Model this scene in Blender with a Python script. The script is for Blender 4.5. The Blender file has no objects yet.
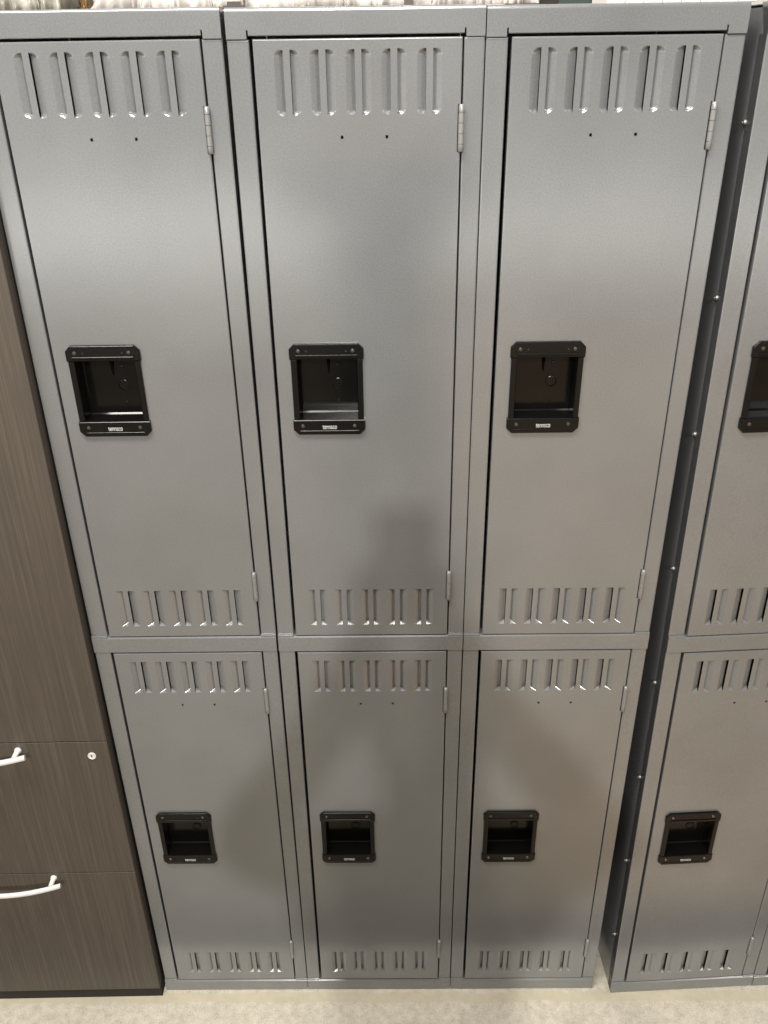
import bpy, bmesh, math, random
from mathutils import Vector, Matrix, noise
random.seed(7)
SC = bpy.context.scene
COL = SC.collection
# ------------------------------------------------------------------ camera
cam_d = bpy.data.cameras.new('camera')
cam_d.sensor_fit = 'VERTICAL'; cam_d.sensor_height = 36.0; cam_d.sensor_width = 27.0
cam_d.lens = 860.0 / 1024 * 36.0
cam_d.clip_start = 0.02; cam_d.clip_end = 100
cam = bpy.data.objects.new('camera', cam_d); COL.objects.link(cam)
CR = Vector((0.9999151, 0.00356358, -0.01253406)); CU = Vector((0.00939368, 0.46951247, 0.88287587))
CF = Vector((-0.0090311, 0.88291865, -0.46943913))
CPOS = Vector((0.03715045, -1.14983734, 1.77099601))
m = Matrix((CR, CU, -CF)).transposed().to_4x4(); m.translation = CPOS
cam.matrix_world = m
SC.camera = cam
# ------------------------------------------------------------------ world: dim indoor surroundings
w = bpy.data.worlds.new('World'); SC.world = w; w.use_nodes = True
bg = w.node_tree.nodes['Background']
_nt = w.node_tree                       # hall surroundings: dim floor side, pale lit far walls near eye level, dimmer roof
_tc = _nt.nodes.new('ShaderNodeTexCoord'); _sx = _nt.nodes.new('ShaderNodeSeparateXYZ'); _mr = _nt.nodes.new('ShaderNodeMapRange'); _cr = _nt.nodes.new('ShaderNodeValToRGB')
_nt.links.new(_tc.outputs['Generated'], _sx.inputs[0]); _nt.links.new(_sx.outputs['Z'], _mr.inputs[0]); _mr.inputs[1].default_value = -0.5; _mr.inputs[2].default_value = 0.5
_nt.links.new(_mr.outputs[0], _cr.inputs[0]); _nt.links.new(_cr.outputs[0], bg.inputs[0])
for _p, _v in ((0.0, 0.03), (0.29, 0.05), (0.316, 1.0), (0.354, 0.95), (0.392, 0.10), (0.60, 0.10), (0.80, 0.05)):
    _e = _cr.color_ramp.elements[0] if _p == 0.0 else _cr.color_ramp.elements.new(_p)
    _e.color = (_v, _v * 0.95, _v * 0.88, 1)
_xr = _nt.nodes.new('ShaderNodeMapRange'); _xr.inputs[1].default_value = -0.25; _xr.inputs[2].default_value = 0.25; _xr.inputs[3].default_value = 3.9; _xr.inputs[4].default_value = 3.0   # the hall is brighter on its left side
_nt.links.new(_sx.outputs['X'], _xr.inputs[0]); _nt.links.new(_xr.outputs[0], bg.inputs[1])
_cr.color_ramp.elements[-1].color = (0.05, 0.047, 0.045, 1)
bg.inputs[1].default_value = 3.7
# ------------------------------------------------------------------ lamps (ceiling fixtures of the hall, plus an added fill)
def area(name, loc, target, sx, sy, watts, col):
    d = bpy.data.lights.new(name, 'AREA'); d.shape = 'RECTANGLE'; d.size = sx; d.size_y = sy
    d.energy = watts; d.color = col
    o = bpy.data.objects.new(name, d); COL.objects.link(o)
    o.location = loc
    o.rotation_euler = (Vector(target) - Vector(loc)).to_track_quat('-Z', 'Y').to_euler()
    return o
area('ceiling_lamp_behind', (-0.15, -5.3, 4.09), (0, 0, 1.0), 0.17, 0.17, 260, (1.0, 0.96, 0.90))
area('ceiling_lamp_near', (-0.40, -0.90, 3.2), (-0.2, -0.3, 0), 1.5, 0.35, 88, (1.0, 0.96, 0.90))
area('ceiling_lamp_far_left', (-4.6, -5.0, 4.2), (0, 0, 1.0), 1.6, 0.6, 38, (1.0, 0.96, 0.90))
area('ceiling_lamp_far_right', (4.4, -6.0, 4.2), (0, 0, 1.0), 1.6, 0.6, 52, (1.0, 0.93, 0.87))
area('fill_light_over_lockers', (0.2, -0.35, 4.0), (0.2, 0.3, 1.8), 2.0, 0.6, 4, (1.0, 0.95, 0.88))  # added fill light, brightens the things on the locker tops
# ------------------------------------------------------------------ exposure
SC.view_settings.view_transform = 'Standard'; SC.view_settings.look = 'None'
SC.view_settings.exposure = -0.07; SC.view_settings.gamma = 1.0

# ================================================================== materials
def new_mat(name):
    mt = bpy.data.materials.new(name); mt.use_nodes = True
    nt = mt.node_tree; b = nt.nodes['Principled BSDF']
    return mt, nt, b
def N(nt, typ, **kw):
    n = nt.nodes.new(typ)
    for k, v in kw.items(): setattr(n, k, v)
    return n
def painted(name, col, rough, bump=0.12, scale=900, var=0.04, spec=0.5, metallic=0.0):
    mt, nt, b = new_mat(name)
    geo = N(nt, 'ShaderNodeNewGeometry')
    n1 = N(nt, 'ShaderNodeTexNoise'); n1.inputs['Scale'].default_value = scale; n1.inputs['Detail'].default_value = 2
    n2 = N(nt, 'ShaderNodeTexNoise'); n2.inputs['Scale'].default_value = 5; n2.inputs['Detail'].default_value = 4
    nt.links.new(geo.outputs['Position'], n1.inputs['Vector']); nt.links.new(geo.outputs['Position'], n2.inputs['Vector'])
    mx = N(nt, 'ShaderNodeMix', data_type='RGBA')
    mx.inputs[6].default_value = (*[c * (1 - var) for c in col], 1); mx.inputs[7].default_value = (*[c * (1 + var) for c in col], 1)
    ad = N(nt, 'ShaderNodeMath', operation='MULTIPLY_ADD'); ad.inputs[1].default_value = 0.5; 
    sc2 = N(nt, 'ShaderNodeMath', operation='MULTIPLY'); sc2.inputs[1].default_value = 0.5
    nt.links.new(n1.outputs[0], ad.inputs[0]); nt.links.new(n2.outputs[0], sc2.inputs[0]); nt.links.new(sc2.outputs[0], ad.inputs[2])
    rp = N(nt, 'ShaderNodeMapRange'); rp.inputs[1].default_value = 0.3; rp.inputs[2].default_value = 0.7
    nt.links.new(ad.outputs[0], rp.inputs[0]); nt.links.new(rp.outputs[0], mx.inputs[0])
    nt.links.new(mx.outputs[2], b.inputs['Base Color'])
    rr = N(nt, 'ShaderNodeMapRange'); rr.inputs[3].default_value = rough * 0.88; rr.inputs[4].default_value = rough * 1.14
    nt.links.new(n2.outputs[0], rr.inputs[0]); nt.links.new(rr.outputs[0], b.inputs['Roughness'])
    b.inputs['Specular IOR Level'].default_value = spec; b.inputs['Metallic'].default_value = metallic
    if bump:
        bp = N(nt, 'ShaderNodeBump'); bp.inputs['Strength'].default_value = bump; bp.inputs['Distance'].default_value = 0.0004
        nt.links.new(n1.outputs[0], bp.inputs['Height']); nt.links.new(bp.outputs[0], b.inputs['Normal'])
    return mt
M = {}
M['grey'] = painted('grey_powder_coat', (0.258, 0.265, 0.270), 0.19, bump=0.14, scale=460, var=0.16, spec=0.6, metallic=0.5)
M['grey_hinge'] = painted('grey_hinge_paint', (0.27, 0.27, 0.265), 0.34, bump=0.2, scale=500, spec=0.7, metallic=0.4)
M['black'] = painted('black_plastic', (0.004, 0.0037, 0.0034), 0.22, bump=0.12, scale=700, var=0.1, spec=0.32)
M['black_gloss'] = painted('black_gloss_steel', (0.004, 0.0037, 0.0034), 0.15, bump=0.0, spec=0.36)
M['rivet'] = painted('dark_rivet_metal', (0.16, 0.15, 0.14), 0.28, bump=0.0, metallic=0.9)
M['zinc'] = painted('zinc_bolt', (0.26, 0.26, 0.25), 0.5, bump=0.0, metallic=1.0)
M['white_print'] = painted('white_print', (0.60, 0.60, 0.59), 0.5, bump=0.0, var=0.01)
M['nickel'] = painted('pale_satin_metal', (0.82, 0.81, 0.79), 0.45, bump=0.0, metallic=0.1, var=0.02)
M['lock'] = painted('brushed_lock_metal', (0.80, 0.79, 0.76), 0.35, bump=0.0, metallic=0.3)
M['brass'] = painted('brass', (0.42, 0.27, 0.13), 0.22, bump=0.0, metallic=1.0)
M['dark'] = painted('dark_edge_band', (0.014, 0.011, 0.008), 0.8, bump=0.2, scale=300)
M['greenbox'] = painted('dark_green_plastic', (0.018, 0.034, 0.026), 0.5, bump=0.2)
M['white_card'] = painted('white_coated_board', (0.72, 0.70, 0.65), 0.5, bump=0.0)
M['wall'] = painted('white_wall_paint', (0.50, 0.47, 0.44), 0.7, bump=0.4, scale=200)
M['darkfilm'] = painted('dark_grey_film', (0.24, 0.225, 0.19), 0.25, bump=0.3, scale=60, var=0.85)
M['cloth_dark'] = painted('dark_cloth', (0.27, 0.31, 0.35), 0.9, bump=0.4, scale=300)
M['cloth_blue'] = painted('blue_denim', (0.03, 0.04, 0.07), 0.9, bump=0.4, scale=300)
M['skin'] = painted('skin', (0.52, 0.33, 0.24), 0.5, bump=0.1, scale=200)
M['hair'] = painted('dark_hair', (0.02, 0.014, 0.01), 0.6, bump=0.5, scale=100)

def clear_film():
    mt, nt, b = new_mat('crumpled_clear_film')
    b.inputs['Base Color'].default_value = (0.52, 0.48, 0.44, 1); b.inputs['Roughness'].default_value = 0.18
    b.inputs['Specular IOR Level'].default_value = 0.8
    tr = N(nt, 'ShaderNodeBsdfTransparent'); ms = N(nt, 'ShaderNodeMixShader')
    lw = N(nt, 'ShaderNodeLayerWeight'); lw.inputs[0].default_value = 0.45
    mr = N(nt, 'ShaderNodeMapRange'); mr.inputs[3].default_value = 0.85; mr.inputs[4].default_value = 0.95
    nt.links.new(lw.outputs['Facing'], mr.inputs[0]); nt.links.new(mr.outputs[0], ms.inputs[0])
    nt.links.new(tr.outputs[0], ms.inputs[1]); nt.links.new(b.outputs[0], ms.inputs[2])
    nt.links.new(ms.outputs[0], nt.nodes['Material Output'].inputs[0])
    return mt
M['film'] = clear_film()

def wood():
    mt, nt, b = new_mat('dark_woodgrain_laminate')
    tc = N(nt, 'ShaderNodeTexCoord'); mp = N(nt, 'ShaderNodeMapping')
    mp.inputs['Scale'].default_value = (1, 1, 0.012)
    nt.links.new(tc.outputs['Object'], mp.inputs['Vector'])
    wn = N(nt, 'ShaderNodeTexNoise'); wn.inputs['Scale'].default_value = 2.0       # slow waviness of the grain
    nt.links.new(tc.outputs['Object'], wn.inputs['Vector'])
    off = N(nt, 'ShaderNodeVectorMath', operation='MULTIPLY_ADD'); off.inputs[1].default_value = (0.005, 0, 0)
    nt.links.new(wn.outputs['Color'], off.inputs[0]); nt.links.new(mp.outputs[0], off.inputs[2])
    a = N(nt, 'ShaderNodeTexNoise'); a.inputs['Scale'].default_value = 420; a.inputs['Detail'].default_value = 4; a.inputs['Roughness'].default_value = 0.75
    c = N(nt, 'ShaderNodeTexNoise'); c.inputs['Scale'].default_value = 170; c.inputs['Detail'].default_value = 4
    nt.links.new(off.outputs[0], a.inputs['Vector']); nt.links.new(off.outputs[0], c.inputs['Vector'])
    mx = N(nt, 'ShaderNodeMath', operation='MULTIPLY_ADD'); mx.inputs[1].default_value = 0.65
    h = N(nt, 'ShaderNodeMath', operation='MULTIPLY'); h.inputs[1].default_value = 0.35
    nt.links.new(c.outputs[0], h.inputs[0]); nt.links.new(a.outputs[0], mx.inputs[0]); nt.links.new(h.outputs[0], mx.inputs[2])
    cr = N(nt, 'ShaderNodeValToRGB')
    e = cr.color_ramp.elements
    e[0].position = 0.33; e[0].color = (0.052, 0.043, 0.034, 1)
    e[1].position = 0.66; e[1].color = (0.106, 0.087, 0.068, 1)
    k = cr.color_ramp.elements.new(0.5); k.color = (0.070, 0.057, 0.044, 1)
    nt.links.new(mx.outputs[0], cr.inputs[0]); nt.links.new(cr.outputs[0], b.inputs['Base Color'])
    b.inputs['Roughness'].default_value = 0.5
    bp = N(nt, 'ShaderNodeBump'); bp.inputs['Strength'].default_value = 0.25; bp.inputs['Distance'].default_value = 0.0005
    nt.links.new(mx.outputs[0], bp.inputs['Height']); nt.links.new(bp.outputs[0], b.inputs['Normal'])
    return mt
M['wood'] = wood()

def concrete():
    mt, nt, b = new_mat('speckled_concrete')
    geo = N(nt, 'ShaderNodeNewGeometry')
    def noise_(s, d=3, r=0.5):
        n = N(nt, 'ShaderNodeTexNoise'); n.inputs['Scale'].default_value = s; n.inputs['Detail'].default_value = d; n.inputs['Roughness'].default_value = r
        nt.links.new(geo.outputs['Position'], n.inputs['Vector']); return n
    fine = noise_(330, 3, 0.7); mid = noise_(60, 5, 0.6); big = noise_(9, 4); edge = noise_(14, 6, 0.6); edge2 = noise_(7, 3)
    cr = N(nt, 'ShaderNodeValToRGB'); e = cr.color_ramp.elements
    e[0].position = 0.30; e[0].color = (0.30, 0.26, 0.20, 1)
    e[1].position = 0.62; e[1].color = (0.63, 0.585, 0.49, 1)
    k = cr.color_ramp.elements.new(0.46); k.color = (0.49, 0.45, 0.365, 1)
    mx = N(nt, 'ShaderNodeMath', operation='MULTIPLY_ADD'); mx.inputs[1].default_value = 0.55
    h = N(nt, 'ShaderNodeMath', operation='MULTIPLY'); h.inputs[1].default_value = 0.45
    nt.links.new(mid.outputs[0], h.inputs[0]); nt.links.new(fine.outputs[0], mx.inputs[0]); nt.links.new(h.outputs[0], mx.inputs[2])
    nt.links.new(mx.outputs[0], cr.inputs[0])
    # old yellowish adhesive strip that runs along the foot of the lockers
    sp = N(nt, 'ShaderNodeSeparateXYZ'); nt.links.new(geo.outputs['Position'], sp.inputs[0])
    def wob(n, amp):
        q = N(nt, 'ShaderNodeMath', operation='MULTIPLY_ADD'); q.inputs[1].default_value = amp; q.inputs[2].default_value = -amp / 2
        nt.links.new(n.outputs[0], q.inputs[0]); return q
    y1 = N(nt, 'ShaderNodeMath', operation='ADD'); nt.links.new(sp.outputs['Y'], y1.inputs[0]); nt.links.new(wob(edge, 0.026).outputs[0], y1.inputs[1])
    lo = N(nt, 'ShaderNodeMapRange'); lo.inputs[1].default_value = -0.0305; lo.inputs[2].default_value = -0.0285
    nt.links.new(y1.outputs[0], lo.inputs[0])
    y2 = N(nt, 'ShaderNodeMath', operation='ADD'); nt.links.new(sp.outputs['Y'], y2.inputs[0]); nt.links.new(wob(edge2, 0.030).outputs[0], y2.inputs[1])
    hi = N(nt, 'ShaderNodeMapRange'); hi.inputs[1].default_value = -0.006; hi.inputs[2].default_value = -0.009
    nt.links.new(y2.outputs[0], hi.inputs[0])
    mk = N(nt, 'ShaderNodeMath', operation='MULTIPLY'); nt.links.new(lo.outputs[0], mk.inputs[0]); nt.links.new(hi.outputs[0], mk.inputs[1])
    tan = N(nt, 'ShaderNodeMix', data_type='RGBA'); tan.inputs[6].default_value = (0.43, 0.385, 0.275, 1); tan.inputs[7].default_value = (0.57, 0.52, 0.40, 1)
    nt.links.new(mid.outputs[0], tan.inputs[0])
    o = N(nt, 'ShaderNodeMix', data_type='RGBA'); nt.links.new(mk.outputs[0], o.inputs[0]); nt.links.new(cr.outputs[0], o.inputs[6]); nt.links.new(tan.outputs[2], o.inputs[7])
    st = N(nt, 'ShaderNodeMix', data_type='RGBA', blend_type='MULTIPLY'); st.inputs[0].default_value = 0.5
    nt.links.new(o.outputs[2], st.inputs[6])
    cb = N(nt, 'ShaderNodeMapRange'); cb.inputs[1].default_value = 0.3; cb.inputs[2].default_value = 0.6; cb.inputs[3].default_value = 0.75; cb.inputs[4].default_value = 1.05
    nt.links.new(big.outputs[0], cb.inputs[0]); nt.links.new(cb.outputs[0], st.inputs[7])
    nt.links.new(st.outputs[2], b.inputs['Base Color'])
    # floor beyond view coloured dark, warm at right, to shape the doors' reflections
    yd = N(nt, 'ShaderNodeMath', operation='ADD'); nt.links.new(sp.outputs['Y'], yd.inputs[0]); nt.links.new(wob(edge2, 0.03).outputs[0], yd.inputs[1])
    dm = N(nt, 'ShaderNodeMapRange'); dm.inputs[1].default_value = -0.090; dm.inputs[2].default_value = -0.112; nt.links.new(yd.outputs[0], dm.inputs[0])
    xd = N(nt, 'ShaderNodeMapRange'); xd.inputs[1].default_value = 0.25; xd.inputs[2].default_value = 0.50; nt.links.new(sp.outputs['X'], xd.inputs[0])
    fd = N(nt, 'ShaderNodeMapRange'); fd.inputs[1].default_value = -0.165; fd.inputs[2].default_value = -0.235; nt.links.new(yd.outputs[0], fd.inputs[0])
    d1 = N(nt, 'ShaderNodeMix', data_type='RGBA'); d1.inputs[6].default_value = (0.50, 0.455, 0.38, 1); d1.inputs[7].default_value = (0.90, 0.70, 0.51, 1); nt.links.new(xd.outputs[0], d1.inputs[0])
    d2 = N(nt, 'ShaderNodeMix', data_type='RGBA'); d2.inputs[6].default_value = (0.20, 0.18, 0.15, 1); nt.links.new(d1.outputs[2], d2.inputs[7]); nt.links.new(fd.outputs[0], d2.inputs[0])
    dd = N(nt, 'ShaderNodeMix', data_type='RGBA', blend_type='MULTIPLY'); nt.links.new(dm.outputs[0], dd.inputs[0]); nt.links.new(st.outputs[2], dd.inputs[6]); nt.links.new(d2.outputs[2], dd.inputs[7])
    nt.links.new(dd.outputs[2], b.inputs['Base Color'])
    b.inputs['Roughness'].default_value = 0.6
    bp = N(nt, 'ShaderNodeBump'); bp.inputs['Strength'].default_value = 0.5; bp.inputs['Distance'].default_value = 0.001
    nt.links.new(mx.outputs[0], bp.inputs['Height']); nt.links.new(bp.outputs[0], b.inputs['Normal'])
    return mt
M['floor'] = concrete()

# ================================================================== mesh helpers
def link(name, bm, mat, parent=None, smooth=False, angle=None):
    me = bpy.data.meshes.new(name)
    bmesh.ops.recalc_face_normals(bm, faces=bm.faces) if smooth != 'keep' else None
    bm.to_mesh(me); bm.free()
    me.materials.append(mat)
    if smooth:
        me.polygons.foreach_set('use_smooth', [True] * len(me.polygons))
        if angle: me.set_sharp_from_angle(angle=math.radians(angle))
    o = bpy.data.objects.new(name, me); COL.objects.link(o)
    if parent: o.parent = parent
    return o
def thing(name, loc, label, cat, group=None, rot=(0, 0, 0)):
    o = bpy.data.objects.new(name, None); COL.objects.link(o); o.location = loc; o.rotation_euler = rot
    o.empty_display_size = 0.1
    o['label'] = label; o['category'] = cat
    if group: o['group'] = group
    return o
def box(bm, x0, x1, y0, y1, z0, z1):
    v = [bm.verts.new((x, y, z)) for x in (x0, x1) for y in (y0, y1) for z in (z0, z1)]
    for f in ((0, 1, 3, 2), (4, 6, 7, 5), (0, 4, 5, 1), (2, 3, 7, 6), (0, 2, 6, 4), (1, 5, 7, 3)):
        bm.faces.new([v[i] for i in f])
def ringbox(bm, poly, y0, depth, r, seg=3, front=True, closed_back=False, ext=None):
    """polygon (x,z) list CCW, convex; front at y0 with rounded edge r, sides back to y0+depth"""
    n = len(poly)
    c = (sum(p[0] for p in poly) / n, sum(p[1] for p in poly) / n)
    def inset(d):
        out = []
        for i in range(n):
            p0, p1, p2 = Vector(poly[i - 1]), Vector(poly[i]), Vector(poly[(i + 1) % n])
            e1 = (p1 - p0).normalized(); e2 = (p2 - p1).normalized()
            n1 = Vector((-e1.y, e1.x)); n2 = Vector((-e2.y, e2.x))
            b = (n1 + n2); b = b / max(1e-9, b.length); k = d / max(0.2, b.dot(n1))
            out.append(p1 + b * k)
        return out
    rings = []
    for s in range(seg + 1):
        t = s / seg * math.pi / 2
        ps = inset(r * (1 - math.sin(t)))
        y = y0 + r * (1 - math.cos(t))
        rings.append([bm.verts.new((p[0], y, p[1])) for p in ps])
    rings.append([bm.verts.new((p[0], y0 + depth, p[1])) for p in poly])
    for a, b_ in zip(rings, rings[1:]):
        for i in range(n):
            j = (i + 1) % n
            bm.faces.new((a[i], b_[i], b_[j], a[j]))
    if front: bm.faces.new(rings[0])
    if closed_back: bm.faces.new(list(reversed(rings[-1])))
    return rings
def rect(x0, x1, z0, z1): return [(x0, z0), (x1, z0), (x1, z1), (x0, z1)]
def rbox(bm, x0, x1, z0, z1, y0, depth, r, **k): return ringbox(bm, rect(x0, x1, z0, z1), y0, depth, r, **k)
def cyl(bm, p0, p1, r, seg=12, cap=True, r1=None):
    p0, p1 = Vector(p0), Vector(p1); a = (p1 - p0).normalized()
    u = a.orthogonal().normalized(); v = a.cross(u)
    r1 = r if r1 is None else r1
    A = [bm.verts.new(p0 + (u * math.cos(t) + v * math.sin(t)) * r) for t in [2 * math.pi * i / seg for i in range(seg)]]
    B = [bm.verts.new(p1 + (u * math.cos(t) + v * math.sin(t)) * r1) for t in [2 * math.pi * i / seg for i in range(seg)]]
    for i in range(seg):
        j = (i + 1) % seg; bm.faces.new((A[i], A[j], B[j], B[i]))
    if cap: bm.faces.new(list(reversed(A))); bm.faces.new(B)
def lathe(bm, prof, base, axis, seg=14):
    """prof: list of (radius, height along axis)"""
    base = Vector(base); a = Vector(axis).normalized(); u = a.orthogonal().normalized(); v = a.cross(u)
    prev = None
    for (r, h) in prof:
        if r < 1e-6: ring = [bm.verts.new(base + a * h)]
        else: ring = [bm.verts.new(base + a * h + (u * math.cos(t) + v * math.sin(t)) * r) for t in [2 * math.pi * i / seg for i in range(seg)]]
        if prev:
            for i in range(seg):
                j = (i + 1) % seg
                if len(ring) == 1: bm.faces.new((prev[i], prev[j], ring[0]))
                elif len(prev) == 1: bm.faces.new((prev[0], ring[j], ring[i]))
                else: bm.faces.new((prev[i], prev[j], ring[j], ring[i]))
        prev = ring

# ================================================================== the locker (local: x centred, y=0 front, z up)
LW = 0.3036; H = 1.820; DEP = 0.381
SL, SR = -0.1258, 0.1275          # edges of the door opening
UD = (0.9305, 1.7905); LD = (0.0335, 0.8985)   # door z ranges
PAIRS = [-0.0825 + 0.0424 * k for k in range(5)]
LOUV_D = 0.0062; LO, LI = 0.0150, 0.0041

def louvre(bm, xo, xs, z0, z1, rounded):
    """pressed-in half louvre: depth 0 at xo, deepest at the slit edge xs; ends close upward"""
    nx, le = 8, (0.0085 if rounded else 0.0055)
    zs = sorted(set([z0, z1] + [z0 + le * k / 9 for k in range(1, 14)] + [z1 - le * k / 9 for k in range(1, 14)] + [z0 + (z1 - z0) * k / 4 for k in range(1, 4)]))
    g = []
    for z in zs:
        row = []
        d = min(z - z0, z1 - z)
        for i in range(nx + 1):
            u = i / nx
            if rounded: d0 = le * 0.75 * (1 - math.sqrt(max(0, 1 - (1 - u) ** 2)))
            else: d0 = le * 0.9 * (1 - u)
            q = max(0.0, min(1.0, (d - d0) / (le * (0.55 if rounded else 0.6))))
            e = math.sin(q * math.pi / 2)
            s = 0.82 * u + 0.18 * u ** 3
            dep = s * e if rounded else min(s, d / 0.0060)
            row.append(bm.verts.new((xo + (xs - xo) * u, LOUV_D * dep, z)))
        g.append(row)
    for a, b in zip(g, g[1:]):
        for i in range(nx):
            q = (a[i], a[i + 1], b[i + 1], b[i])
            f = bm.faces.new(q if xs > xo else tuple(reversed(q))); f.smooth = True

def door_panel(z0, z1, bands, hole, small):
    """bands: (z0,z1,rounded); hole: rect of the pull; small: screw holes"""
    bm = bmesh.new(); r = 0.0016
    x0, x1 = SL + 0.0042, SR - 0.0018
    zt = 0.0016
    poly = rect(x0, x1, z0 + 0.001, z1 - zt)
    ringbox(bm, poly, 0.0, 0.013, r, front=False)
    X0, X1, Z0, Z1 = x0 + r, x1 - r, z0 + 0.001 + r, z1 - zt - r
    holes = [hole]
    for b0, b1, rd in bands:
        for c in PAIRS:
            holes.append((c - LO, c - LI, b0, b1)); holes.append((c + LI, c + LO, b0, b1))
    for (hx, hz) in small: holes.append((hx - 0.0016, hx + 0.0016, hz - 0.0018, hz + 0.0018))
    xs = sorted(set([X0, X1] + [round(h[i], 6) for h in holes for i in (0, 1)]))
    zs = sorted(set([Z0, Z1] + [round(h[i], 6) for h in holes for i in (2, 3)]))
    V = {}
    def vv(i, j):
        if (i, j) not in V: V[(i, j)] = bm.verts.new((xs[i], 0, zs[j]))
        return V[(i, j)]
    for i in range(len(xs) - 1):
        for j in range(len(zs) - 1):
            cx, cz = (xs[i] + xs[i + 1]) / 2, (zs[j] + zs[j + 1]) / 2
            if any(h[0] < cx < h[1] and h[2] < cz < h[3] for h in holes): continue
            bm.faces.new((vv(i, j), vv(i + 1, j), vv(i + 1, j + 1), vv(i, j + 1)))
    for b0, b1, rd in bands:
        for c in PAIRS:
            louvre(bm, c - LO, c - LI, b0, b1, rd)
            louvre(bm, c + LO, c + LI, b0, b1, rd)
    me = bpy.data.meshes.new('door'); bm.to_mesh(me); bm.free(); me.materials.append(M['grey'])
    return me

def handle_frame(zc):
    bm = bmesh.new(); c = 0.0075
    xL, xR, zB, zT = -0.1025, 0.0005, zc - 0.067, zc + 0.067
    # top plate and bottom plate with cut corners, side bars a little narrower
    ringbox(bm, [(xL, zT - 0.022), (xR, zT - 0.022), (xR, zT - c), (xR - c, zT), (xL + c, zT), (xL, zT - c)], -0.0050, 0.0060, 0.0016, closed_back=True)
    ringbox(bm, [(xL, zB + c), (xL + c, zB), (xR - c, zB), (xR, zB + c), (xR, zB + 0.0225), (xL, zB + 0.0225)], -0.0050, 0.0060, 0.0016, closed_back=True)
    rbox(bm, xL + 0.0016, -0.0925, zB + 0.0225, zT - 0.022, -0.0042, 0.0052, 0.0015, closed_back=True)
    rbox(bm, -0.0090, xR - 0.0016, zB + 0.0225, zT - 0.022, -0.0042, 0.0052, 0.0015, closed_back=True)
    # raised ribs
    rbox(bm, -0.0935, -0.0085, zT - 0.0185, zT - 0.0150, -0.0068, 0.0022, 0.0012, closed_back=True)
    rbox(bm, -0.0930, -0.0090, zB + 0.0050, zB + 0.0068, -0.0060, 0.0014, 0.0008, closed_back=True)
    return bm
def handle_cup(zc):
    bm = bmesh.new(); d = 0.028
    x0, x1, z0, z1 = -0.0925, -0.0090, zc - 0.0445, zc + 0.045
    y0 = 0.001; rr = 0.002
    F = [(x0, z0), (x1, z0), (x1, z1), (x0, z1)]
    a = [bm.verts.new((x, y0, z)) for x, z in F]
    b = [bm.verts.new((x, d - rr, z)) for x, z in F]
    c = [bm.verts.new((x + (rr if x == x0 else -rr), d, z + (rr if z == z0 else -rr))) for x, z in F]
    for p, q in ((a, b), (b, c)):
        for i in range(4):
            j = (i + 1) % 4; bm.faces.new((p[i], p[j], q[j], q[i]))
    bm.faces.new(c)
    return bm
def handle_back_details(zc):
    bm = bmesh.new()
    z = zc; y = 0.0278
    # pull catch tongue hanging from the top, round boss and small rivets
    lathe(bm, [(0.0082, 0), (0.0080, 0.0012), (0.0070, 0.0016), (0.0066, 0.0007), (0, 0.0007)], (-0.0383, y, z), (0, -1, 0), 20)
    lathe(bm, [(0.0030, 0), (0.0026, 0.001), (0, 0.0014)], (-0.0373, y, z + 0.0277), (0, -1, 0), 10)
    lathe(bm, [(0.0030, 0), (0.0026, 0.001), (0, 0.0014)], (-0.0379, y, z - 0.0273), (0, -1, 0), 10)
    v = [bm.verts.new(p) for p in ((-0.0535, y - 0.006, z + 0.043), (-0.0470, y - 0.0005, z + 0.043), (-0.0500, y - 0.0005, z + 0.014), (-0.0515, y - 0.002, z + 0.016))]
    bm.faces.new(v)
    return bm
def rivets(zc):
    for x, dz in ((-0.0895, 0.0573), (-0.0146, 0.0573), (-0.0888, -0.0533), (-0.0147, -0.0533)):
        bm = bmesh.new()
        lathe(bm, [(0.0028, 0), (0.0024, 0.0009), (0.0010, 0.0013), (0.0008, 0.0006), (0, 0.0006)], (x, -0.0049, zc + dz), (0, -1, 0), 12)
        yield bm
def pin_holes(zc):
    for x in (-0.0786, -0.0237):
        bm = bmesh.new()
        lathe(bm, [(0.0016, 0), (0.0012, 0.0002), (0, 0.0002)], (x, -0.0049, zc + 0.0568), (0, -1, 0), 8)
        yield bm

def text_mesh():
    cu = bpy.data.curves.new('lettering', 'FONT'); cu.body = 'tennsco'; cu.size = 0.0078; cu.offset = -0.00004
    cu.extrude = 0.0002; cu.align_x = 'CENTER'; cu.align_y = 'CENTER'; cu.space_character = 1.0
    o = bpy.data.objects.new('tmp', cu); COL.objects.link(o)
    bpy.context.view_layer.update()
    me = bpy.data.meshes.new_from_object(o.evaluated_get(bpy.context.evaluated_depsgraph_get()))
    bpy.data.objects.remove(o)
    xs = [v.co.x for v in me.vertices]; ys = [v.co.y for v in me.vertices]
    sx = 0.0205 / (max(xs) - min(xs)); sy = 0.0058 / (max(ys) - min(ys)); mx = (max(xs) + min(xs)) / 2; my = (max(ys) + min(ys)) / 2
    for v in me.vertices: v.co = Vector(((v.co.x - mx) * sx, -v.co.z, (v.co.y - my) * sy))
    me.name = 'lettering'; me.materials.clear(); me.materials.append(M['white_print'])
    return me
TXT = text_mesh()

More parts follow.
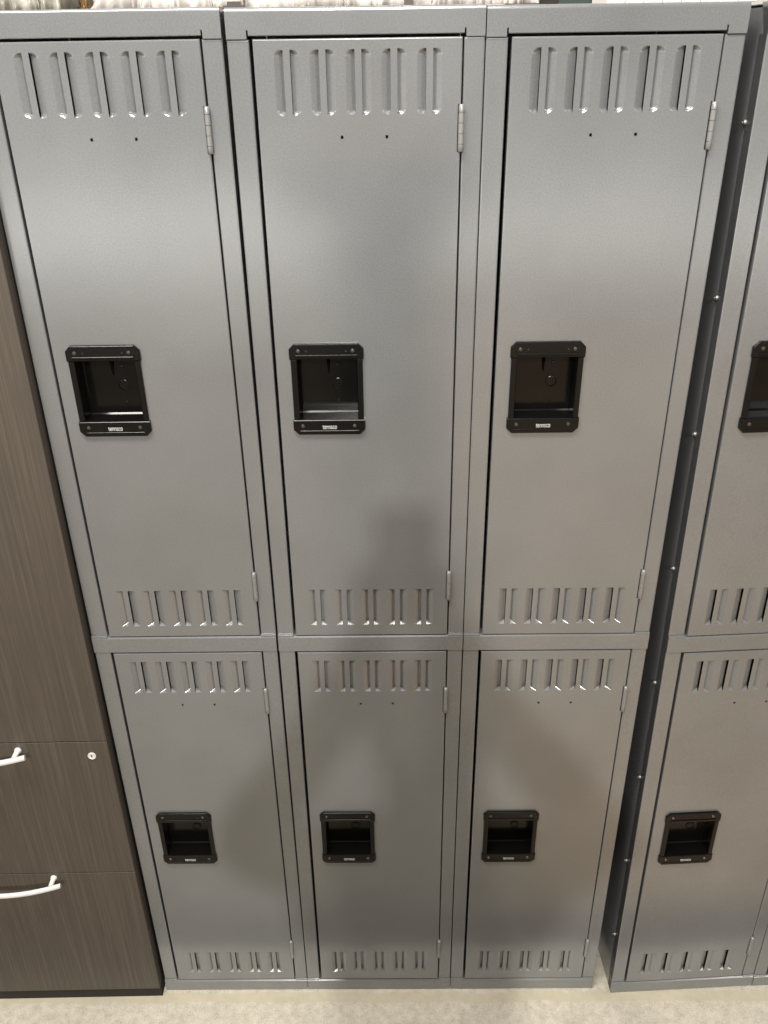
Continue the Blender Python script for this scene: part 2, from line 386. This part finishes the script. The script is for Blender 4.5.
def hinge_bm(zc):
    bm = bmesh.new(); L = 0.054; r = 0.0036
    cuts = [0, 0.17, 0.39, 0.61, 0.83, 1.0]
    prof = [(0, 0), (r * 0.75, 0.0004), (r, 0.0014)]
    for c in cuts[1:-1]:
        prof += [(r, L * c - 0.0005), (r * 0.78, L * c - 0.0002), (r * 0.78, L * c + 0.0002), (r, L * c + 0.0005)]
    prof += [(r, L - 0.0014), (r * 0.75, L - 0.0004), (0, L)]
    lathe(bm, prof, (0.1262, -0.0018, zc - L / 2), (0, 0, 1), 16)
    box(bm, 0.1218, 0.1250, 0.0, 0.0012, zc - L / 2, zc + L / 2)
    return bm

def rail_profile(bm, x0, x1, prof):
    """extrude a (y,z) profile along x"""
    A = [bm.verts.new((x0, y, z)) for y, z in prof]; B = [bm.verts.new((x1, y, z)) for y, z in prof]
    for i in range(len(prof) - 1): bm.faces.new((A[i], B[i], B[i + 1], A[i + 1]))
    bm.faces.new(A); bm.faces.new(list(reversed(B)))
HX = LW / 2
def arc(cy, cz, r, a0, a1, n=6):
    return [(cy + r * math.cos(math.radians(a0 + (a1 - a0) * i / n)), cz + r * math.sin(math.radians(a0 + (a1 - a0) * i / n))) for i in range(n + 1)]

def build_locker(label, group):
    t = thing('locker', (0, 0, 0), label, 'locker', group)
    # body
    for s in (-1, 1):
        bm = bmesh.new(); xa, xb = (-HX, -HX + 0.0012) if s < 0 else (HX - 0.0012, HX)
        box(bm, xa, xb, 0.003, DEP, 0.004, H - 0.004); link('side_panel', bm, M['grey'], t)
    bm = bmesh.new(); box(bm, -HX + 0.0015, HX - 0.0015, DEP - 0.0012, DEP - 0.0001, 0.004, H - 0.003); link('back_panel', bm, M['grey'], t)
    bm = bmesh.new(); box(bm, -HX + 0.0008, HX - 0.0008, 0.012, DEP - 0.0015, H - 0.0014, H - 0.0003); link('top_panel', bm, M['grey'], t)
    bm = bmesh.new(); box(bm, -HX + 0.0015, HX - 0.0015, 0.016, DEP - 0.0015, 0.910, 0.9112); link('shelf', bm, M['grey'], t)
    bm = bmesh.new(); box(bm, -HX + 0.0015, HX - 0.0015, 0.016, DEP - 0.0015, 0.012, 0.0132); link('bottom_panel', bm, M['grey'], t)
    # stiles: upper pair sits a touch behind the rails
    for s in (-1, 1):
        xo, xi = (-HX, SL) if s < 0 else (SR, HX)
        for z0, z1, y0 in ((0.9325, 1.7885, 0.0022), (0.0358, 0.9325, 0.0008)):
            bm = bmesh.new(); rbox(bm, xo, xi, z0, z1, y0, 0.022, 0.0018); link('stile', bm, M['grey'], t)
    # top rail with its rolled edge and the two laps over the stiles
    bm = bmesh.new()
    for xa, xb, zb in ((-HX, SL - 0.0022, 1.7885), (SL - 0.0022, SL - 0.0002, 1.7975), (SL - 0.0002, SR + 0.0002, 1.7922), (SR + 0.0002, SR + 0.0022, 1.7975), (SR + 0.0022, HX, 1.7885)):
        rail_profile(bm, xa, xb, [(0.014, zb), (0.0008, zb), (0.0, zb + 0.0008), (0.0, zb + 0.0012), (0.0, H - 0.0036)] + arc(0.0045, H - 0.0030, 0.0045, 180, 90, 9) + [(0.03, H + 0.0015)])
    link('top_rail', bm, M['grey'], t, smooth=True, angle=30)
    bm = bmesh.new()
    rail_profile(bm, -HX, HX, [(0.020, 0.8990), (0.001, 0.8990), (-0.0008, 0.9005), (-0.0008, 0.9276), (0.0012, 0.9297), (0.020, 0.9300)])
    rbox(bm, -HX, SL - 0.0002, 0.9285, 0.9328, -0.0007, 0.006, 0.0006); rbox(bm, SR + 0.0002, HX, 0.9285, 0.9328, -0.0007, 0.006, 0.0006)
    link('middle_rail', bm, M['grey'], t)
    bm = bmesh.new()
    rail_profile(bm, -HX, HX, [(0.020, 0.0), (0.001, 0.0), (-0.0012, 0.0025), (-0.0014, 0.0303), (0.0008, 0.0326), (0.020, 0.0328)])
    rbox(bm, -HX, SL - 0.0002, 0.0312, 0.0360, -0.0009, 0.006, 0.0006); rbox(bm, SR + 0.0002, HX, 0.0312, 0.0360, -0.0009, 0.006, 0.0006)
    link('bottom_rail', bm, M['grey'], t)
    for up in (True, False):
        if up: me = door_panel(UD[0], UD[1], [(1.707, 1.7775, True), (0.9525, 1.0205, False)], (-0.0940, -0.0075, 1.31, 1.4025), [(-0.0196, 1.682), (0.0355, 1.682)])
        else: me = door_panel(LD[0], LD[1], [(0.8140, 0.8795, False), (0.0592, 0.1242, False)], (-0.0940, -0.0075, 0.4175, 0.5100), [(-0.0193, 0.787), (0.0358, 0.787)])
        d = bpy.data.objects.new('door', me); COL.objects.link(d); d.parent = t
        zc = 1.356 if up else 0.4635
        for hz in ((1.6905, 1.0275) if up else (0.7952, 0.1350)):
            link('hinge', hinge_bm(hz), M['grey_hinge'], d, smooth=True, angle=50)
        link('handle_frame', handle_frame(zc), M['black'], d)
        link('handle_cup', handle_cup(zc), M['black_gloss'], d)
        link('latch_plate', handle_back_details(zc), M['black'], d, smooth=True, angle=35)
        for q in rivets(zc): link('rivet', q, M['rivet'], d, smooth=True, angle=35)
        for q in pin_holes(zc): link('pin_hole', q, M['dark'], d)
        o = bpy.data.objects.new('lettering', TXT); COL.objects.link(o); o.parent = d; o.location = (-0.0505, -0.0053, zc - 0.0550)
    return t
def copy_tree(o, parent=None):
    c = o.copy(); COL.objects.link(c); c.parent = parent
    for ch in list(o.children): copy_tree(ch, c)
    return c
G1 = 'grey two-door steel lockers standing in a row'
lk = build_locker('grey two-door steel locker at the middle of the three, under the small metal clip', G1)
L1 = copy_tree(lk); L1.location = (-0.3046, 0, 0); L1.rotation_euler = (0, math.radians(-0.14), 0); L1.scale = (1, 1, 1.0005); L1['label'] = 'grey two-door steel locker right beside the dark wood grain cabinet'
L3 = copy_tree(lk); L3.location = (0.305, 0, 0); L3.scale = (1, 1, 0.9994); L3['label'] = 'grey two-door steel locker just left of the dark open gap'
A = math.atan(0.0142 / 0.3047); ca, sa = math.cos(A), math.sin(A)
def place_b(o, k):
    x = 0.4927 + ca * (0.1525 + 0.305 * k); y = -0.0104 + sa * (0.1525 + 0.305 * k)
    o.location = (x, y, 0); o.rotation_euler = (0, math.radians(-0.50), A)
L4 = copy_tree(lk); place_b(L4, 0); L4['label'] = 'turned grey steel locker right of the dark gap, its left side panel with bolts showing'
L5 = copy_tree(lk); place_b(L5, 1); L5['label'] = 'grey steel locker of which only a sliver shows at the bottom right corner'
side = [c for c in L4.children if c.name.startswith('side_panel')]
side = min(side, key=lambda o: sum(v.co.x for v in o.data.vertices))
for z in (1.693, 1.477, 1.278, 1.048, 0.819, 0.60, 0.38, 0.16):
    bm = bmesh.new(); lathe(bm, [(0.0040, 0), (0.0040, 0.0012), (0.0030, 0.0030), (0.0012, 0.0036), (0, 0.0036)], (-HX, 0.0240, z), (-1, 0, 0), 10)
    cyl(bm, (-HX - 0.003, 0.0240, z), (-HX - 0.0052, 0.0240, z), 0.0016, 8)
    link('bolt', bm, M['zinc'], side, smooth=True, angle=40)

# ================================================================== wood grain cabinet on the left
cb = thing('storage_cabinet', (-0.4622, -0.0165, 0), 'tall dark wood grain cabinet with two drawers and pale bow handles', 'cabinet', rot=(0, 0, math.radians(0.9)))
CW = 0.490
def panel(name, x0, x1, z0, z1, mat='wood'):
    bm = bmesh.new(); rbox(bm, x0, x1, z0, z1, 0.0, 0.018, 0.0008, closed_back=True); return link(name, bm, M[mat], cb)
panel('door', -CW + 0.002, -0.001, 0.7220, 1.90)
dr1 = panel('drawer_front', -CW + 0.002, -0.001, 0.3910, 0.7200)
dr2 = panel('drawer_front', -CW + 0.002, -0.001, 0.0300, 0.3890)
bm = bmesh.new(); box(bm, -CW, 0, 0.0185, 0.44, 0.0290, 1.92); link('carcass', bm, M['dark'], cb)
bm = bmesh.new(); rbox(bm, -CW, 0.0, 0.0, 0.0285, 0.0030, 0.4, 0.001, closed_back=True); link('plinth', bm, M['dark'], cb)
def bow(dr, z):
    bm = bmesh.new(); xc = -0.2525; hl = 0.1130; n = 22
    pts = []
    for i in range(n + 1):
        u = -1 + 2 * i / n
        pts.append((xc + u * hl, -0.0200 - 0.0200 * (1 - u * u), z - 0.001 * (1 - u * u)))
    prev = None
    for i, p in enumerate(pts):
        ring = []
        hgt, th = 0.0050, 0.0032
        for k in range(12):
            t = 2 * math.pi * k / 12
            cx, sx = math.cos(t), math.sin(t)
            ring.append(bm.verts.new((p[0], p[1] + th * math.copysign(abs(cx) ** 0.6, cx), p[2] + hgt * math.copysign(abs(sx) ** 0.6, sx))))
        if prev:
            for k in range(12): bm.faces.new((prev[k], prev[(k + 1) % 12], ring[(k + 1) % 12], ring[k]))
        else: bm.faces.new(list(reversed(ring)))
        prev = ring
    bm.faces.new(prev)
    hd = link('handle', bm, M['nickel'], dr, smooth=True, angle=60)
    for s in (-1, 1):
        bm = bmesh.new(); x = xc + s * (hl - 0.019)
        lathe(bm, [(0.0062, 0), (0.0058, 0.003), (0.0045, 0.006), (0.0045, 0.022)], (x, -0.0002, z - 0.001), (0, -1, 0), 14)
        link('handle_post', bm, M['nickel'], dr, smooth=True, angle=45)
bow(dr1, 0.7055); bow(dr2, 0.3795)
bm = bmesh.new(); lathe(bm, [(0.0075, 0), (0.0072, 0.0016), (0.0056, 0.0020), (0.0050, 0.0012), (0, 0.0012)], (-0.0320, -0.0001, 0.6885), (0, -1, 0), 20)
link('lock', bm, M['lock'], dr1, smooth=True, angle=30)
bm = bmesh.new(); box(bm, -0.0330, -0.0313, -0.0019, -0.0011, 0.6860, 0.6910); link('keyhole', bm, M['dark'], dr1)

# ================================================================== setting
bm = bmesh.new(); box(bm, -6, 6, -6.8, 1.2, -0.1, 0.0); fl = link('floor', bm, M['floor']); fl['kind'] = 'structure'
bm = bmesh.new(); box(bm, -6, 6, 0.62, 0.74, 0.0, 4.5)
wl = link('back_wall', bm, M['wall']); wl['kind'] = 'structure'

# ================================================================== things on top of the lockers
def crumple(name, mat, x0, x1, y0, y1, zb, h, seed, label, cat, group=None, amp=0.02, fold=20, nx=150, ny=60):
    """a crumpled sheet of film heaped on the locker tops: a closed, folded mound"""
    bm = bmesh.new(); g = []
    for j in range(ny + 1):
        row = []
        for i in range(nx + 1):
            u, v = i / nx, j / ny
            e = (min(1, u / 0.08) * min(1, (1 - u) / 0.08)) ** 0.5 * math.sin(math.pi * min(1, v * 0.87 + 0.12)) ** 0.4
            p = Vector((x0 + (x1 - x0) * u, y0 + (y1 - y0) * v, 0))
            q = Vector(((p.x + 0.6 * p.y) * fold + seed, (p.y * 1.1 - 0.5 * p.x) * fold, seed * 1.7))
            nn = noise.noise(q) + 0.5 * noise.noise(q * 2.3) + 0.35 * abs(noise.noise(q * 4.7))
            rid = (1 - abs(noise.noise(q * 3.1 + Vector((5, 1, 7))))) ** 3 + (1 - abs(noise.noise(q * 7.3))) ** 4 * 0.5
            z = h * e * (0.70 + 0.35 * nn) + 0.010 * rid * min(1, e * 3)
            dy = amp * noise.noise(q * 1.6 + Vector((9, 3, 1))) + 0.35 * amp * (1 - abs(noise.noise(q * 5.3)))**3
            z *= 1 - math.exp(-(p.y - y0) / 0.014)
            row.append(bm.verts.new((p.x + amp * 0.6 * noise.noise(q * 2 + Vector((4, 0, 2))), max(0.004, p.y + dy * (0.15 + e)), zb + max(0.0005, z))))
        g.append(row)
    for a, b in zip(g, g[1:]):
        for i in range(nx): bm.faces.new((a[i], a[i + 1], b[i + 1], b[i]))
    o = link(name, bm, mat, smooth=True)
    sd = o.modifiers.new('thickness', 'SOLIDIFY'); sd.thickness = 0.0006
    o['label'] = label; o['category'] = cat
    if group: o['group'] = group
    return o
ZT = H + 0.0018
crumple('plastic_bag', M['darkfilm'], -0.456, -0.348, 0.022, 0.30, ZT, 0.09, 3.1, 'dark grey crumpled plastic bag heaped on the leftmost locker', 'bag', fold=22)
crumple('plastic_bag', M['film'], -0.312, -0.165, 0.022, 0.30, ZT, 0.085, 7.7, 'clear crumpled plastic bag between the brass fitting and the first locker seam', 'bag', 'clear plastic bags on the lockers')
crumple('plastic_bag', M['film'], -0.172, 0.095, 0.030, 0.30, ZT, 0.075, 12.3, 'clear crumpled plastic bag lying over the middle locker', 'bag', 'clear plastic bags on the lockers')
crumple('plastic_bag', M['film'], 0.090, 0.215, 0.022, 0.30, ZT, 0.080, 21.9, 'clear crumpled plastic bag beside the dark green box', 'bag', 'clear plastic bags on the lockers')
t = thing('pipe_fitting', (-0.326, 0.045, ZT), 'small brass pipe fitting standing between the dark and clear bags', 'fitting')
bm = bmesh.new(); lathe(bm, [(0, 0), (0.0085, 0), (0.0085, 0.004), (0.0055, 0.005), (0.0055, 0.016), (0.0075, 0.018), (0.0075, 0.030), (0.005, 0.031), (0.005, 0.040), (0, 0.040)], (0, 0, 0), (0, 0, 1), 16)
link('fitting_body', bm, M['brass'], t, smooth=True, angle=40)
t = thing('metal_clip', (-0.139, 0.006, ZT), 'small grey metal clip lying at the front edge of the middle locker', 'clip')
bm = bmesh.new(); box(bm, -0.014, 0.012, 0, 0.018, 0, 0.0018); box(bm, 0.0095, 0.012, 0, 0.018, 0.0018, 0.016); box(bm, -0.010, 0.006, 0.004, 0.012, 0.0018, 0.006)
link('clip_body', bm, M['rivet'], t)
t = thing('bracket', (0.062, 0.006, ZT), 'small grey bracket standing at the front edge near the right seam', 'bracket')
bm = bmesh.new(); box(bm, -0.005, 0.005, 0, 0.010, 0, 0.02); box(bm, -0.005, 0.005, 0.010, 0.025, 0, 0.002)
link('bracket_body', bm, M['rivet'], t)
t = thing('storage_box', (0.262, 0.110, ZT), 'dark green and black box on top of the third locker', 'box')
bm = bmesh.new(); rbox(bm, -0.034, 0.034, 0.0, 0.07, 0.0, 0.12, 0.002, closed_back=True); link('box_body', bm, M['greenbox'], t)
bm = bmesh.new(); rbox(bm, -0.033, -0.009, 0.002, 0.065, -0.002, 0.0018, 0.0005, closed_back=True); link('box_panel', bm, M['dark'], t)
t = thing('packing_sheet', (0.300, 0.045, ZT), 'white ribbed packing board leaning behind the third locker top', 'packing sheet')
bm = bmesh.new()
for k in range(8): rbox(bm, k * 0.0225, k * 0.0225 + 0.0215, 0.0, 0.09, 0.0, 0.006, 0.001, closed_back=True)
link('ribbed_board', bm, M['white_card'], t)

# ================================================================== the photographer (behind the lens; his shadow and reflection fall on the doors)
def skin_body(name, verts, edges, radii, mat, parent=None, root=0, sub=2):
    me = bpy.data.meshes.new(name); me.from_pydata(verts, edges, []); me.materials.append(mat)
    o = bpy.data.objects.new(name, me); COL.objects.link(o)
    if parent: o.parent = parent
    sk = o.modifiers.new('skin', 'SKIN'); sk.use_smooth_shade = True
    for i, r in enumerate(radii):
        r = r if isinstance(r, tuple) else (r, r)
        me.skin_vertices[0].data[i].radius = r
    me.skin_vertices[0].data[root].use_root = True
    ss = o.modifiers.new('sub', 'SUBSURF'); ss.levels = sub; ss.render_levels = sub
    return o
px, py = 0.03, -1.52
V = [(px, py, 0.92), (px, py, 1.08), (px, py, 1.28), (px, py + .01, 1.43), (px, py + .01, 1.51), (px, py + .03, 1.57), (px, py + .04, 1.63), (px, py + .03, 1.70),   # 0-7 spine neck head
     (px - .18, py, 1.46), (px - .265, py + .12, 1.39), (px - .10, py + .28, 1.57), (px - .045, py + .335, 1.67),  # 8-11 left arm
     (px + .18, py, 1.46), (px + .265, py + .12, 1.39), (px + .08, py + .28, 1.57), (px + .025, py + .335, 1.67),  # 12-15 right arm
     (px - .10, py, 0.86), (px - .12, py + .02, 0.47), (px - .13, py - .02, 0.09), (px - .14, py + .14, 0.035),
     (px + .10, py, 0.86), (px + .12, py + .02, 0.47), (px + .13, py - .02, 0.09), (px + .14, py + .14, 0.035)]
Ed = [(0, 1), (1, 2), (2, 3), (3, 4), (4, 5), (5, 6), (6, 7), (3, 8), (8, 9), (9, 10), (10, 11), (3, 12), (12, 13), (13, 14), (14, 15), (0, 16), (16, 17), (17, 18), (18, 19), (0, 20), (20, 21), (21, 22), (22, 23)]
Rd = [(.15, .11), (.13, .10), (.18, .12), (.16, .10), (.060, .060), (.065, .075), (.080, .095), (.065, .075),
      .065, .055, .040, .030, .065, .055, .040, .030, .085, .060, .045, .035, .085, .060, .045, .035]
ps = skin_body('person', V, Ed, Rd, M['cloth_dark'])
mt, nt, b = new_mat('skin_shirt_and_trousers')      # trousers, shirt and bare neck and head by height on the body
tc = N(nt, 'ShaderNodeTexCoord'); sz = N(nt, 'ShaderNodeSeparateXYZ'); nt.links.new(tc.outputs['Object'], sz.inputs[0])
cr = N(nt, 'ShaderNodeValToRGB'); cr.color_ramp.interpolation = 'CONSTANT'
hz = N(nt, 'ShaderNodeMath', operation='MULTIPLY'); hz.inputs[1].default_value = 0.5; nt.links.new(sz.outputs['Z'], hz.inputs[0]); nt.links.new(hz.outputs[0], cr.inputs[0])
e = cr.color_ramp.elements; e[0].position = 0; e[0].color = (0.02, 0.02, 0.02, 1); e[1].position = 0.5 * 0.10; e[1].color = (0.05, 0.06, 0.09, 1)
k = e.new(0.5 * 0.93); k.color = (0.27, 0.31, 0.35, 1); k = e.new(0.5 * 1.53); k.color = (0.46, 0.30, 0.22, 1)
nt.links.new(cr.outputs[0], b.inputs['Base Color']); b.inputs['Roughness'].default_value = 0.85
ps.data.materials[0] = mt
for sx_ in (-1, 1):
    bm = bmesh.new(); bmesh.ops.create_uvsphere(bm, u_segments=10, v_segments=8, radius=1.0)
    for v in bm.verts: v.co = Vector((v.co.x * .010 + px + sx_ * .078, v.co.y * .018 + py + .045, v.co.z * .030 + 1.645))
    link('ear', bm, M['skin'], ps, smooth=True)
bm = bmesh.new(); lathe(bm, [(0.004, 0), (0.010, 0.018), (0.016, 0.040), (0, 0.046)], (px, py + .128, 1.665), (0, 0.25, -1), 10); link('nose', bm, M['skin'], ps, smooth=True)
ps['label'] = 'person in plain clothes holding up a phone, seen only as a soft shadow'; ps['category'] = 'person'
# hair, hands with fingers closed round the phone
bm = bmesh.new(); bmesh.ops.create_uvsphere(bm, u_segments=20, v_segments=12, radius=1.0)
for v in bm.verts: v.co = Vector((v.co.x * .086 + px, v.co.y * .10 + py + .020, v.co.z * .085 + 1.705))
link('hair', bm, M['hair'], ps, smooth=True)
PC = CPOS - CF * 0.006 + CR * -0.024 + CU * -0.052     # phone centre, just behind the lens
def ph(a, b, c): return PC + CR * a + CU * b - CF * c   # right, up, towards the photographer
for s in (-1, 1):
    wrist = Vector(V[11 if s < 0 else 15])
    palm = ph(s * 0.050, -0.045, 0.022)
    vs = [wrist, (wrist + palm) / 2, palm]; es = [(0, 1), (1, 2)]; rs = [.030, .030, .024]
    for k in range(4):
        b0 = len(vs); up = -0.065 + 0.021 * k
        vs += [ph(s * 0.052, up, 0.010), ph(s * 0.050, up + .004, -0.004), ph(s * 0.036, up + .006, -0.013), ph(s * (0.022 + .003 * k), up + .006, -0.013)]
        es += [(2, b0), (b0, b0 + 1), (b0 + 1, b0 + 2), (b0 + 2, b0 + 3)]; rs += [.010, .009, .0085, .0075]
    b0 = len(vs); vs += [ph(s * 0.044, -0.035, 0.024), ph(s * 0.030, -0.018, 0.020), ph(s * 0.020, -0.008, 0.018)]
    es += [(2, b0), (b0, b0 + 1), (b0 + 1, b0 + 2)]; rs += [.012, .010, .0085]
    skin_body('hand', [tuple(v) for v in vs], es, rs, M['skin'], ps)
phn = thing('phone', tuple(PC), 'black phone held upright in both hands of the person', 'phone')
bm = bmesh.new(); rbox(bm, -0.039, 0.039, -0.078, 0.078, -0.004, 0.008, 0.003, closed_back=True)
o = link('phone_body', bm, M['black_gloss'], phn)
phn.matrix_world = Matrix.Translation(PC + (-CF) * 0.006) @ Matrix((CR, CF, CU)).transposed().to_4x4()
